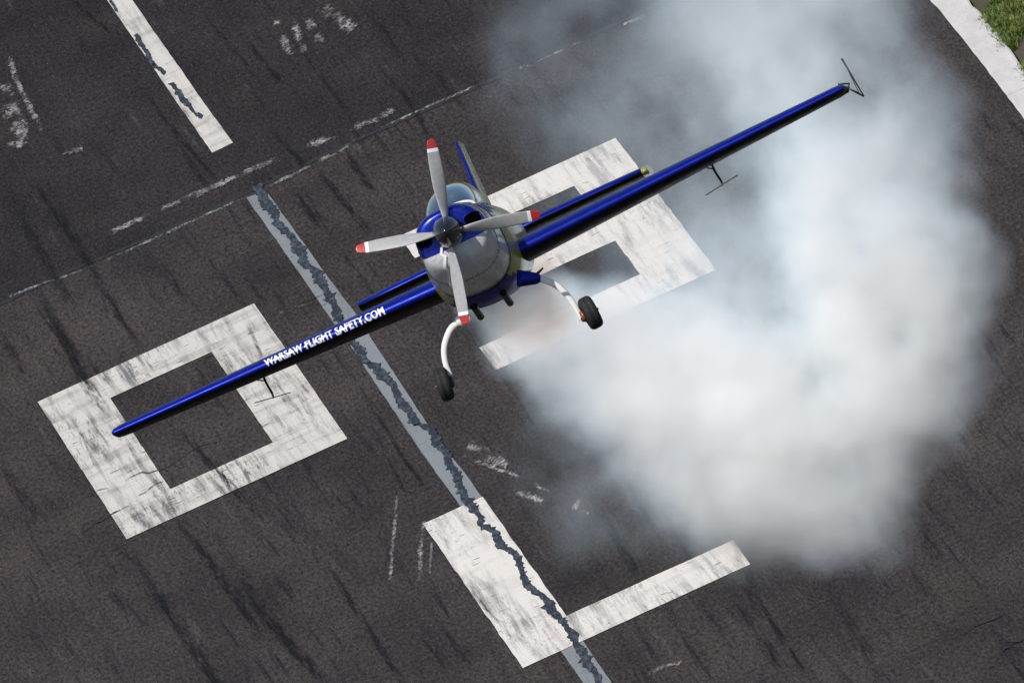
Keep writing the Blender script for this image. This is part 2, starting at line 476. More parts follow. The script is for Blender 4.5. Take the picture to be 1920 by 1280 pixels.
# rubber marks along the runway
def tyre_mark(x0, y0, x1, y1, width, m_, seed, z=.016):
    a, b = G(x0, y0), G(x1, y1)
    nn = 10
    me = bpy.data.meshes.new('tyre_mark')
    v = []; f = []; uvs = []
    r = random.Random(seed); ph = r.uniform(0, 9)
    for i in range(nn + 1):
        s = i / nn
        p = a.lerp(b, s) + Vector((math.sin(s * 3 + ph) * .03, 0, z))
        v += [p - AU * width / 2, p + AU * width / 2]
        uvs += [(0, s), (1, s)]
    for i in range(nn): f.append((2 * i, 2 * i + 1, 2 * i + 3, 2 * i + 2))
    me.from_pydata([tuple(p) for p in v], [], f)
    ul = me.uv_layers.new(name='UVMap')
    for lp in me.loops: ul.data[lp.index].uv = uvs[lp.vertex_index]
    me.update()
    return link('tyre_mark', me, m_, runway)
TM = [(255, 1060, 420, 1300, .26, 1), (330, 975, 480, 1175, .22, 1), (420, 1080, 600, 1260, .3, 1), (400, 1000, 560, 1230, .3, 0),
      (600, 1040, 745, 1255, .16, 1), (330, 800, 470, 960, .20, 1), (75, 570, 170, 740, .22, 1), (95, 585, 200, 770, .3, 0),
      (130, 0, 210, 60, .12, 1), (270, 170, 395, 330, .12, 1), (600, 320, 680, 430, .16, 1), (455, 60, 520, 150, .14, 1), (300, 470, 340, 560, .14, 0),
      (640, 280, 700, 350, .20, 1), (455, 600, 500, 690, .10, 0), (680, 740, 790, 900, .12, 1), (700, 20, 760, 120, .2, 0), (520, 250, 570, 320, .16, 1),
      (1390, 1085, 1505, 1250, .13, 1), (1370, 1110, 1450, 1240, .3, 0), (1170, 900, 1235, 1000, .16, 1), (1120, 960, 1190, 1060, .22, 1), (1190, 860, 1290, 1030, .14, 0),
      (20, 380, 130, 560, .3, 0), (60, 340, 150, 480, .16, 1), (100, 360, 230, 600, .2, 0), (930, 700, 1000, 800, .14, 1), (880, 620, 950, 720, .2, 0),
      (700, 820, 760, 920, .10, 0), (380, 20, 470, 140, .12, 0), (560, 80, 660, 230, .14, 0), (740, 160, 800, 250, .14, 1), (1045, 480, 1090, 540, .2, 0),
      (200, 560, 250, 640, .14, 0), (620, 440, 700, 560, .12, 0), (0, 620, 40, 700, .2, 0), (880, 1090, 930, 1160, .1, 0), (1560, 1120, 1640, 1260, .25, 0),
      (540, 350, 590, 420, .15, 1), (1680, 900, 1760, 1040, .3, 0), (0, 860, 60, 960, .3, 0), (330, 255, 385, 345, .16, 0), (800, 120, 860, 200, .16, 0)]
for i, (a, b, c_, d, wd, k) in enumerate(TM):
    ex_ = .18
    a, b, c_, d = a - (c_ - a) * ex_, b - (d - b) * ex_, c_ + (c_ - a) * ex_, d + (d - b) * ex_
    tyre_mark(a, b, c_, d, wd * .72, 'rubber_strong' if k else 'rubber_faint', i, .0165 + .00008 * i)
# worn paint: loose flakes still sticking to the asphalt
m, t, o = mat('worn_paint'); n = N(t); M['worn_paint'] = m
uv = n.new('ShaderNodeTexCoord').outputs['UV']
sp_ = n.new('ShaderNodeSeparateXYZ'); n.put(sp_.inputs[0], uv)
P = n.mapping(n.pos(), rot=(0, 0, -YAW))
a = n.noise(n.mapping(P, scale=(1, .30, 1), rot=(0, 0, .5)), 13, 5, .78, .8).outputs[0]
b = n.noise(n.mapping(P, scale=(.45, .40, 1)), 40, 3, .75).outputs[0]
ex = n.math('MULTIPLY', n.rng(sp_.outputs[0], 0, .5, 0, 1, True), n.rng(sp_.outputs[0], 1, .5, 0, 1, True))
ey = n.math('MULTIPLY', n.rng(sp_.outputs[1], 0, .12), n.rng(sp_.outputs[1], 1, .88))
k = n.math('ADD', n.math('ADD', n.math('MULTIPLY', a, .6), n.math('MULTIPLY', b, .4)), n.math('MULTIPLY', n.math('MULTIPLY', ex, ey), .30))
brk = n.noise(n.mapping(P, scale=(1, .4, 1), loc=(5, 3, 0)), 2.6, 3, .6).outputs[0]
f = n.math('MULTIPLY', n.rng(k, .735, .85, 0, .62), n.rng(brk, .42, .58))
bs = n.new('ShaderNodeBsdfPrincipled')
bs.inputs['Base Color'].default_value = c4(.52, .51, .50); bs.inputs['Roughness'].default_value = .8
tr = n.new('ShaderNodeBsdfTransparent'); mx = n.new('ShaderNodeMixShader')
n.put(mx.inputs[0], f); n.put(mx.inputs[1], tr.outputs[0]); n.put(mx.inputs[2], bs.outputs[0])
t.links.new(mx.outputs[0], o.inputs['Surface'])
WZ = [.0235]
def flakes(path, count, spread, size, seed, label=None, z=0, fade=True):
    """a strip of old paint, mostly worn away"""
    q = [G(*p) for p in path]
    WZ[0] += .0001
    v = []; f = []; uvs = []
    seg = [0.]
    for i in range(len(q) - 1): seg.append(seg[-1] + (q[i + 1] - q[i]).length)
    hw = spread * 1.7 + .018
    for i, p in enumerate(q):
        d = (q[min(i + 1, len(q) - 1)] - q[max(i - 1, 0)])
        # width measured across what the eye sees: shrink depth by the foreshortening
        d2 = Vector((d.x, d.y * .24, 0)).normalized()
        nr = Vector((-d2.y, d2.x / .24, 0)) * hw
        for k in (-1, 1):
            v.append(p + nr * k + Vector((0, 0, WZ[0]))); uvs.append(((k + 1) / 2, seg[i] / seg[-1]))
    for i in range(len(q) - 1): f.append((2 * i, 2 * i + 1, 2 * i + 3, 2 * i + 2))
    me = bpy.data.meshes.new('worn_paint')
    me.from_pydata([tuple(p) for p in v], [], f)
    ul = me.uv_layers.new(name='UVMap')
    for lp in me.loops: ul.data[lp.index].uv = uvs[lp.vertex_index]
    me.update()
    ob = link('worn_paint', me, 'worn_paint', runway)
    tag(ob, label)
flakes([(845, 848), (880, 862), (930, 880), (985, 900), (1050, 935)], 260, .035, .020, 71, 'white scraped paint scuffs beside the tar seam')
flakes([(960, 918), (1010, 940), (1050, 945)], 170, .06, .018, 72)
flakes([(1075, 945), (1110, 965)], 60, .1, .014, 73)
flakes([(870, 835), (960, 880)], 90, .12, .012, 74)
flakes([(800, 965), (790, 1030), (790, 1080), (778, 1120)], 170, .045, .018, 75)
flakes([(812, 1010), (805, 1100)], 70, .02, .016, 76)
flakes([(748, 915), (742, 980), (735, 1060), (732, 1120)], 90, .03, .013, 77)
flakes([(516, 35), (530, 70), (552, 115)], 260, .09, .030, 78, 'remains of an old worn white marking beyond the joint')
flakes([(545, 30), (560, 70), (575, 108)], 260, .07, .028, 79)
flakes([(575, 35), (592, 60), (608, 96)], 200, .09, .024, 80)
flakes([(590, 10), (640, 40), (668, 66)], 90, .15, .016, 81)
flakes([(14, 95), (30, 150), (55, 200), (75, 235), (98, 262)], 240, .06, .022, 82, 'line of worn white paint specks beyond the joint')
flakes([(0, 150), (20, 200), (40, 250), (30, 290)], 120, .18, .018, 83)
flakes([(115, 296), (135, 286), (160, 280)], 60, .06, .022, 84)
flakes([(165, 462), (250, 420), (330, 384), (420, 345), (480, 318), (560, 285)], 520, .05, .016, 85)
flakes([(560, 285), (640, 252), (700, 228), (760, 200)], 300, .06, .016, 86)
flakes([(170, 505), (280, 455), (380, 409), (475, 366)], 420, .02, .015, 87)
flakes([(700, 250), (800, 205), (880, 170), (950, 142)], 420, .02, .016, 88)
flakes([(960, 138), (1060, 95), (1110, 72)], 260, .03, .016, 89)
flakes([(1165, 50), (1215, 32)], 90, .03, .016, 90)
flakes([(0, 566), (80, 535), (170, 505)], 160, .02, .012, 91)
flakes([(490, 360), (560, 325), (640, 285), (700, 250)], 200, .03, .012, 92)
flakes([(522, 592), (550, 580), (575, 574)], 70, .02, .03, 93, z=.0215)
flakes([(1300, 1240), (1250, 1250), (1200, 1272)], 60, .03, .01, 94)
# kerb of concrete slabs
kerb = bpy.data.objects.new('kerb', None); C.objects.link(kerb)
tag(kerb, kind='structure')
yj = G(1892, 182).y
L0 = 14.0
for i in range(-6, 9):
    y0, y1 = yj + i * L0 + .012, yj + (i + 1) * L0 - .012
    bm = bmesh.new()
    nn = 36
    rows = []
    r = random.Random(500 + i)
    for j in range(nn + 1):
        y = y0 + (y1 - y0) * j / nn
        jl, jr = r.gauss(0, .004), r.gauss(0, .012)
        xa, xb = kl(y) + jl, kr(y) + jr
        rows.append([bm.verts.new(p) for p in ((xa, y, -.05), (xa + .004, y, .014), (xa + .02, y, .026), (xb - .03, y, .026), (xb - .005, y, .015), (xb, y, -.05))])
    for j in range(nn):
        for k in range(5): bm.faces.new((rows[j][k], rows[j][k + 1], rows[j + 1][k + 1], rows[j + 1][k]))
    bm.faces.new(rows[0]); bm.faces.new(rows[-1])
    from_bm('concrete_slab', bm, 'concrete', kerb)
# grass tufts on the verge
def grass():
    r = np.random.default_rng(5)
    V = []; Fc = []; T = []
    gy0 = G(1880, 10).y
    clumps = []
    for k in range(4200):
        y = gy0 + r.normal(0, 7.0)
        x = kr(y) - .03 + abs(r.normal(0, 1.0)) * r.random() ** 1.5 + r.uniform(-.02, .08)
        if mnoise.noise(Vector((x * 1.4, y * .5, 4.2))) < -.22: continue
        clumps.append((x, y))
    for (x, y) in clumps:
        tint = r.random()
        nb = r.integers(9, 22)
        hh = r.uniform(.05, .15)
        for b in range(nb):
            a = r.uniform(0, 2 * math.pi)
            lean = r.uniform(.15, 1.0)
            h = hh * r.uniform(.5, 1.25)
            bx, by = x + r.normal(0, .035), y + r.normal(0, .05)
            wd = r.uniform(.003, .008)
            dx, dy = math.cos(a), math.sin(a)
            sx, sy = -dy * wd, dx * wd
            i0 = len(V)
            m1 = (bx + dx * h * lean * .4, by + dy * h * lean * .4, -.05 + h * .65)
            tp = (bx + dx * h * lean, by + dy * h * lean, -.05 + h * (1.05 - .35 * lean))
            V += [(bx - sx, by - sy, -.06), (bx + sx, by + sy, -.06), (m1[0] + sx * .8, m1[1] + sy * .8, m1[2]), (m1[0] - sx * .8, m1[1] - sy * .8, m1[2]), tp]
            Fc += [(i0, i0 + 1, i0 + 2, i0 + 3), (i0 + 3, i0 + 2, i0 + 4)]
            T += [min(1, max(0, tint + r.normal(0, .12)))] * 5
    me = bpy.data.meshes.new('grass')
    me.from_pydata(V, [], Fc)
    at = me.attributes.new('tint', 'FLOAT', 'POINT')
    at.data.foreach_set('value', T)
    me.update()
    ob = link('grass', me, 'grass')
    tag(ob, 'rough green grass growing along the concrete kerb', 'grass', kind='stuff')
grass()

# ================================================================== AIRPLANE
SPX = 190.4
DP = F_PX / SPX
e3 = (.9042 * RT + .4271 * UP)
n3 = (-.4271 * RT + .9042 * UP)
PSI, THE = .077, .052
Yp = math.cos(PSI) * FW + math.sin(PSI) * e3
Xp = math.cos(PSI) * e3 - math.sin(PSI) * FW
Yq = math.cos(THE) * Yp - math.sin(THE) * n3
Zq = math.cos(THE) * n3 + math.sin(THE) * Yp
Y0 = .43
orig = AT(902, 490, DP) - Yq * Y0
plane = bpy.data.objects.new('aerobatic_airplane', None)
C.objects.link(plane)
plane.matrix_world = Matrix.Translation(orig) @ Matrix((Xp, Yq, Zq)).transposed().to_4x4()
plane.empty_display_size = .5
tag(plane, 'low-flying blue and olive aerobatic propeller aeroplane with white landing gear legs', 'airplane')

def lathe(prof, axis='Y', seg=32, cap=True):
    """prof: list of (a, r) along the axis"""
    bm = bmesh.new()
    rings = []
    for a, r in prof:
        ring = []
        for k in range(seg):
            th = 2 * math.pi * k / seg
            c_, s_ = r * math.cos(th), r * math.sin(th)
            co = (c_, a, s_) if axis == 'Y' else ((a, c_, s_) if axis == 'X' else (c_, s_, a))
            ring.append(bm.verts.new(co))
        rings.append(ring)
    for i in range(len(rings) - 1):
        for k in range(seg):
            bm.faces.new((rings[i][k], rings[i][(k + 1) % seg], rings[i + 1][(k + 1) % seg], rings[i + 1][k]))
    if cap:
        bm.faces.new(rings[0]); bm.faces.new(rings[-1])
    bmesh.ops.remove_doubles(bm, verts=bm.verts, dist=1e-5)
    return bm
def tube(bm, pts, rad, seg=12, flat=None):
    """swept tube; rad scalar or list; flat=(kx, dir) squashes"""
    pts = [Vector(p) for p in pts]
    rings = []
    up0 = Vector((0, 1, 0))
    for i, p in enumerate(pts):
        d = (pts[min(i + 1, len(pts) - 1)] - pts[max(i - 1, 0)]).normalized()
        a = d.cross(up0)
        if a.length < 1e-3: a = d.cross(Vector((1, 0, 0)))
        a.normalize(); b = d.cross(a).normalized()
        r = rad[i] if isinstance(rad, (list, tuple)) else rad
        k = flat if flat else 1.0
        rings.append([bm.verts.new(p + a * math.cos(2 * math.pi * j / seg) * r + b * math.sin(2 * math.pi * j / seg) * r * k) for j in range(seg)])
    for i in range(len(rings) - 1):
        for j in range(seg):
            bm.faces.new((rings[i][j], rings[i][(j + 1) % seg], rings[i + 1][(j + 1) % seg], rings[i + 1][j]))
    bm.faces.new(rings[0]); bm.faces.new(rings[-1])
    return bm
def smooth_pts(pts, n=6):
    P = [Vector(p) for p in pts]
    P = [P[0] * 2 - P[1]] + P + [P[-1] * 2 - P[-2]]
    out = []
    for i in range(1, len(P) - 2):
        for j in range(n):
            t_ = j / n
            a, b, c_, d = P[i - 1], P[i], P[i + 1], P[i + 2]
            out.append(.5 * ((2 * b) + (c_ - a) * t_ + (2 * a - 5 * b + 4 * c_ - d) * t_ * t_ + (3 * b - a - 3 * c_ + d) * t_ ** 3))
    out.append(P[-2])
    return out
ZS = .28                                  # thrust line above the wing
def ring_pts(hw, zt, zb, y, p=2.5, seg=48, zc=None):
    zc = (zt * .45 + zb * .55) if zc is None else zc
    out = []
    for k in range(seg):
        a = 2 * math.pi * k / seg
        c_, s_ = math.cos(a), math.sin(a)
        x = hw * math.copysign(abs(c_) ** (2 / p), c_)
        z = zc + (zt - zc if s_ > 0 else zc - zb) * math.copysign(abs(s_) ** (2 / p), s_)
        out.append(Vector((x, y, z)))
    return out
def interp_sections(S, n=4):
    S = np.array(S)
    out = []
    y = S[:, 0]
    for i in range(len(S) - 1):
        for j in range(n):
            t_ = j / n
            a = S[max(i - 1, 0)]; b = S[i]; c_ = S[i + 1]; d = S[min(i + 2, len(S) - 1)]
            out.append(.5 * ((2 * b) + (c_ - a) * t_ + (2 * a - 5 * b + 4 * c_ - d) * t_ ** 2 + (3 * b - a - 3 * c_ + d) * t_ ** 3))
    out.append(S[-1])
    return out
def loft(S, seg=48, cap=True):
    bm = bmesh.new()
    rings = [[bm.verts.new(p) for p in ring_pts(s[1], s[2], s[3], s[0], s[4], seg)] for s in S]
    for i in range(len(rings) - 1):
        for k in range(seg):
            bm.faces.new((rings[i][k], rings[i][(k + 1) % seg], rings[i + 1][(k + 1) % seg], rings[i + 1][k]))
    if cap:
        bm.faces.new(rings[0]); bm.faces.new(rings[-1])
    return bm
# y, half width, top, bottom, superellipse power
COWL = [(-1.70, .175, ZS + .175, ZS - .19, 2.1), (-1.695, .27, ZS + .20, ZS - .24, 2.3), (-1.67, .33, ZS + .225, ZS - .31, 2.5), (-1.60, .36, ZS + .245, ZS - .37, 2.6), (-1.45, .38, ZS + .255, ZS - .46, 2.6), (-1.2, .39, ZS + .265, ZS - .55, 2.6), (-.86, .41, ZS + .27, ZS - .63, 2.5)]
FUS = [(-.852, .41, ZS + .27, ZS - .63, 2.5), (-.5, .46, .545, -.43, 2.5), (0, .50, .545, -.45, 2.4), (.6, .515, .55, -.42, 2.3), (1.2, .46, .555, -.34, 2.3), (1.9, .33, .555, -.20, 2.4), (2.7, .20, .53, -.03, 2.4), (3.5, .125, .48, .11, 2.3), (4.2, .06, .44, .20, 2.2), (4.55, .03, .42, .26, 2.0)]
def evaluate(ob):
    dg = bpy.context.evaluated_depsgraph_get()
    return bpy.data.meshes.new_from_object(ob.evaluated_get(dg))
# cowl with two cut intakes and a chin scoop
bm = loft(interp_sections(COWL, 3))
cowl = from_bm('cowl', bm, ['cowl_paint', 'intake_dark'], plane)
INT = [(-.265, ZS + .02, .085, .062), (.265, ZS + .02, .085, .062)]
cb = bmesh.new()
for (cx, cz, a, b) in INT:
    rings = []
    for y_, k_ in ((-1.9, 1.0), (-1.42, .92)):
        rings.append([cb.verts.new((cx + a * k_ * math.copysign(abs(math.cos(q)) ** .7, math.cos(q)), y_, cz + b * k_ * math.copysign(abs(math.sin(q)) ** .7, math.sin(q)))) for q in [2 * math.pi * i / 28 for i in range(28)]])
    for i in range(28): cb.faces.new((rings[0][i], rings[0][(i + 1) % 28], rings[1][(i + 1) % 28], rings[1][i]))
    cb.faces.new(rings[0]); cb.faces.new(rings[1])
cut = from_bm('cutter', cb, 'intake_dark')
cut.parent = plane
bpy.context.view_layer.update()
md = cowl.modifiers.new('cut', 'BOOLEAN'); md.operation = 'DIFFERENCE'; md.object = cut; md.solver = 'EXACT'
bpy.context.view_layer.update()
me = evaluate(cowl)
cowl.modifiers.clear()
old = cowl.data; cowl.data = me
bpy.data.objects.remove(cut)
for p in me.polygons:
    c_ = p.center
    p.material_index = 0
    ins = False
    for (cx, cz, a, b) in INT:
        if abs((c_.x - cx) / a) ** 2.6 + abs((c_.z - cz) / b) ** 2.6 < 1.04 and abs(p.normal.y) < .2 or (abs((c_.x - cx) / a) < .9 and abs((c_.z - cz) / b) < .9 and c_.y > -1.44 and c_.y < -1.40):
            ins = True
    if ins: p.material_index = 1
    
    p.use_smooth = not ins
bmc = loft(interp_sections(COWL, 3)); cowl_bvh = BVHTree.FromBMesh(bmc); bmc.free()
for (cx, cz, a, b) in INT:
    pts = []
    for i in range(33):
        q = 2 * math.pi * i / 32
        x = cx + a * math.copysign(abs(math.cos(q)) ** .7, math.cos(q)); z = cz + b * math.copysign(abs(math.sin(q)) ** .7, math.sin(q))
        h = cowl_bvh.ray_cast(Vector((x, -3, z)), Vector((0, 1, 0)))[0]
        pts.append(h if h else Vector((x, -1.6, z)))
    bm = tube(bmesh.new(), pts, .006, 8)
    from_bm('intake_rim', bm, 'blue_paint', cowl, True)
# cowl split line and ring seam
for sx in (-1, 1):
    pts = []
    for i in range(14):
        y_ = -1.60 + .72 * i / 13
        h = cowl_bvh.ray_cast(Vector((sx * 2, y_, ZS - .05)), Vector((-sx, 0, 0)))[0]
        if h: pts.append(h)
    from_bm('panel_joint', tube(bmesh.new(), pts, .0035, 6), 'intake_dark', cowl, True)
pts = []
for i in range(49):
    a_ = 2 * math.pi * i / 48
    d_ = Vector((math.cos(a_), 0, math.sin(a_)))
    h = cowl_bvh.ray_cast(Vector((0, -1.38, ZS - .1)) + d_ * 2, -d_)[0]
    if h: pts.append(h)
from_bm('panel_joint', tube(bmesh.new(), pts, .0035, 6), 'intake_dark', cowl, True)
bmf = bmesh.new()
for i in range(40):
    a_ = 2 * math.pi * i / 40
    d_ = Vector((math.cos(a_), 0, math.sin(a_)))
    for yy in (-1.35, -1.41, -.90):
        h = cowl_bvh.ray_cast(Vector((0, yy, ZS - .1)) + d_ * 2, -d_)[0]
        if h: bmesh.ops.create_icosphere(bmf, subdivisions=1, radius=.006, matrix=Matrix.Translation(h))
tag(from_bm('fasteners', bmf, 'steel_dark', cowl, True), kind='stuff')
# jagged white streak laid over the chin, just off the cowl skin
zig = [(-.125, ZS - .10, .026), (-.16, ZS - .16, .028), (-.135, ZS - .20, .030), (-.19, ZS - .30, .032), (-.165, ZS - .34, .034), (-.225, ZS - .44, .036), (-.20, ZS - .48, .036), (-.26, ZS - .60, .024)]
v = []; f = []
sub = []
for i in range(len(zig) - 1):
    for j in range(8):
        s = j / 8
        sub.append([zig[i][k] * (1 - s) + zig[i + 1][k] * s for k in range(3)])
for x, z, wd in sub:
    for s in (-1, -.3, .3, 1):
        h = cowl_bvh.ray_cast(Vector((x + s * wd * .5, -3, z)), Vector((0, 1, 0)))
        if h[0] is None: h = (Vector((x, -1.2, z)), Vector((0, 0, -1)))
        nn = h[1] if h[1].y < 0 else -h[1]
        v.append(h[0] + Vector((0, -.012, -.004)))
for i in range(len(sub) - 1):
    for k in range(3): f.append((4 * i + k, 4 * i + k + 1, 4 * i + 5 + k, 4 * i + 4 + k))
from_py('jagged_streak', v, f, 'decal_white', cowl)
# fuselage
bm = loft(interp_sections(FUS, 4))
fus = from_bm('fuselage', bm, ['olive_paint', 'cockpit', 'blue_paint'], plane, True)
for p in fus.data.polygons:
    c_ = p.center
    if c_.z > .46 and -.36 < c_.y < 1.35 and abs(c_.x) < .27: p.material_index = 1
    elif c_.z > .36 + .02 * c_.y and c_.y < -.30: p.material_index = 2
    elif c_.z < -.30 and c_.y < 1.0: p.material_index = 2
# dark joint between cowl and fuselage
from_bm('panel_joint', tube(bmesh.new(), [p * 1.0 for p in (lambda q: q + [q[0]])(ring_pts(.412, ZS + .272, ZS - .632, -.856, 2.5))], .004, 6), 'intake_dark', fus, True)
# canopy
def canopy_pts(scale=1.0):
    CN = [(-.46, .255, .50, .07), (-.28, .28, .51, .17), (-.02, .295, .52, .255), (.3, .295, .525, .30), (.7, .275, .53, .295), (1.1, .23, .535, .235), (1.5, .165, .54, .13), (1.8, .08, .54, .04)]
    return CN
CN = interp_sections(canopy_pts(), 4)
v = []; f = []
sg = 20
for s in CN:
    for k in range(sg + 1):
        a = math.pi * k / sg
        c_, s_ = math.cos(a), math.sin(a)
        v.append((s[1] * math.copysign(abs(c_) ** .85, c_), s[0], s[2] - .02 + (s[3] + .02) * abs(s_) ** .9))
for i in range(len(CN) - 1):
    for k in range(sg): f.append((i * (sg + 1) + k, i * (sg + 1) + k + 1, (i + 1) * (sg + 1) + k + 1, (i + 1) * (sg + 1) + k))
can = from_py('canopy', v, f, 'glass', plane, True)
def arch(i): return [Vector(v[i * (sg + 1) + k]) for k in range(sg + 1)]
fr = bmesh.new()
tube(fr, arch(0), .016, 8)
from_bm('windscreen_frame', fr, 'white_paint', can, True)
fr = bmesh.new()
tube(fr, [Vector(v[i * (sg + 1)]) for i in range(len(CN))], .013, 8)
tube(fr, [Vector(v[i * (sg + 1) + sg]) for i in range(len(CN))], .013, 8)
from_bm('canopy_rail', fr, 'silver_paint', can, True)
# cockpit coaming and headrest
bm = loft(interp_sections([(-.36, .20, .555, .45, 2.2), (-.2, .23, .61, .45, 2.2), (.0, .23, .63, .45, 2.2), (.03, .22, .62, .45, 2.2)], 3), 24)
from_bm('instrument_coaming', bm, 'cockpit', plane, True)
bm = loft([(.98, .10, .80, .50, 3), (1.0, .12, .82, .50, 3), (1.10, .12, .81, .50, 3), (1.12, .10, .79, .50, 3)], 24)
from_bm('headrest', bm, 'cockpit', plane, True)

# propeller
prop = bpy.data.objects.new('propeller', None); C.objects.link(prop); prop.parent = plane
prop.location = (0, -1.78, ZS)
prof = [(.06, .0), (.06, .160), (-.02, .158), (-.08, .148), (-.15, .128), (-.22, .098), (-.28, .062), (-.32, .03), (-.335, .0)]
from_bm('spinner', lathe([(a, max(r, 1e-4)) for a, r in prof], 'Y', 48), 'dark_chrome', prop, True)
blade_me = None
def blade_mesh():
    bm = bmesh.new()
    secs = []
    rs = [.10, .17, .24, .34, .46, .58, .70, .795, .797, .83, .832, .88, .91, .925]
    for r in rs:
        ch = np.interp(r, [.10, .17, .26, .45, .70, .85, .91, .925], [.07, .08, .125, .155, .135, .11, .075, .03])
        th = np.interp(r, [.10, .2, .5, .925], [.06, .035, .018, .006])
        tw = R_(np.interp(r, [.10, .3, .6, .925], [58, 46, 30, 19]))
        ring = []
        for k in range(16):
            a = 2 * math.pi * k / 16
            x = math.cos(a) * ch / 2; y = math.sin(a) * th / 2
            ring.append(bm.verts.new((x * math.cos(tw) - y * math.sin(tw), x * math.sin(tw) + y * math.cos(tw), r)))
        secs.append(ring)
    for i in range(len(secs) - 1):
        for k in range(16):
            fc = bm.faces.new((secs[i][k], secs[i][(k + 1) % 16], secs[i + 1][(k + 1) % 16], secs[i + 1][k]))
            fc.material_index = 0 if rs[i + 1] <= .795 else (1 if rs[i + 1] <= .83 else 2)
            fc.smooth = True
    bm.faces.new(secs[0]); fc = bm.faces.new(secs[-1]); fc.material_index = 2
    bmesh.ops.recalc_face_normals(bm, faces=bm.faces)
    me = bpy.data.meshes.new('propeller_blade'); bm.to_mesh(me); bm.free()
    for x in ('grey_blade', 'decal_white', 'red_tip'): me.materials.append(M[x])
    return me
bme = blade_mesh()
A0 = math.atan2(.40, .92) - R_(9)
for k in range(4):
    b = bpy.data.objects.new('propeller_blade', bme); C.objects.link(b); b.parent = prop
    b.rotation_euler = (0, A0 + k * math.pi / 2, 0)

# wings
def foil(s, th):     # s 0..1 chord fraction -> half thickness (symmetric, blunt nose)
    return 5 * th * (.2969 * math.sqrt(s) - .1260 * s - .3516 * s * s + .2843 * s ** 3 - .1036 * s ** 4)
def wing_geo(x):
    k = min(1, abs(x) / 4.0)
    le = -.50 + .52 * k; ch = 1.72 - .86 * k
    return le, ch, .152 - .02 * k
def wing_z(x): return -.115 * (1 - min(1, abs(x) / 4.0))
HINGE = .76
def half_wing(side):
    sp = [0.05, .42] + [.7 + i * .3 for i in range(11)] + [3.9, 3.965, 3.99]
    ss = [0, .002, .006, .013, .024, .04, .065, .10, .15, .22, .31, .42, .54, .66, HINGE]
    loop = [(s, 1) for s in reversed(ss)] + [(s, -1) for s in ss[1:]]
    bm = bmesh.new()
    rings = []
    for x in sp:
        le, ch, th = wing_geo(x)
        kk = 1 if x < 3.95 else (.86 if x < 3.98 else .5)
        rings.append([bm.verts.new((side * x, le + s * ch, wing_z(x) + sg_ * foil(s, th) * ch * kk)) for s, sg_ in loop])
    nL = len(loop)
    for i in range(len(rings) - 1):
        for k in range(nL - 1):
            fc = bm.faces.new((rings[i][k], rings[i][k + 1], rings[i + 1][k + 1], rings[i + 1][k]))
            sm_ = (loop[k][1] < 0) or (loop[k + 1][1] < 0)
            fc.material_index = 1 if sm_ and loop[k + 1][0] > .014 else 0
            fc.smooth = True
        fc = bm.faces.new((rings[i][-1], rings[i][0], rings[i + 1][0], rings[i + 1][-1])); fc.material_index = 1
    bm.faces.new(rings[0]); bm.faces.new(rings[-1])
    w_ = from_bm('wing', bm, ['blue_paint', 'black_paint'], plane)
    # aileron, hinged, slightly drooped
    bm = bmesh.new()
    rings = []
    dr = R_(5.5 if side > 0 else 4.5)
    sl_ = [HINGE + .008, .80, .86, .93, 1.0]
    lp = [(s, 1) for s in reversed(sl_)] + [(s, -1) for s in sl_]
    for x in [.62] + [.9 + i * .5 for i in range(6)] + [3.7, 3.93]:
        le, ch, th = wing_geo(x)
        hy = le + HINGE * ch
        ring = []
        for s, sg_ in lp:
            y = (s - HINGE) * ch; z = sg_ * max(foil(s, th) * ch * .95, .003)
            ring.append(bm.verts.new((side * x, hy + y * math.cos(dr) + z * math.sin(dr), wing_z(x) - y * math.sin(dr) + z * math.cos(dr))))
        rings.append(ring)
    k_ = len(lp)
    for i in range(len(rings) - 1):
        for k in range(k_):
            bm.faces.new((rings[i][k], rings[i][(k + 1) % k_], rings[i + 1][(k + 1) % k_], rings[i + 1][k]))
    bm.faces.new(rings[0]); bm.faces.new(rings[-1])
    from_bm('aileron', bm, 'silver_paint', w_)
    return w_
wingR = half_wing(1)
wingL = half_wing(-1)
tag(wingL, 'blue wing with white lettering along its leading edge')
# lettering wrapped round the leading edge of the wing
tc = bpy.data.curves.new('lettering', 'FONT')
tc.body = 'WARSAW FLIGHT SAFETY.COM'
tc.size = 1.0; tc.offset = .034; tc.space_character = 1.04; tc.resolution_u = 3
to = bpy.data.objects.new('lettering_tmp', tc); C.objects.link(to)
bpy.context.view_layer.update()
tm = evaluate(to)
bpy.data.objects.remove(to)
bm = bmesh.new(); bm.from_mesh(tm)
co = np.array([vv.co[:] for vv in bm.verts])
x0, x1 = co[:, 0].min(), co[:, 0].max(); yb, yt = 0.0, .73
for i in range(1, 14):
    z_ = yb + (yt - yb) * i / 14
    gm = bm.verts[:] + bm.edges[:] + bm.faces[:]
    bmesh.ops.bisect_plane(bm, geom=gm, plane_co=(0, z_, 0), plane_no=(0, 1, 0))
bmesh.ops.triangulate(bm, faces=bm.faces)
XA, XB = -2.315, -1.01
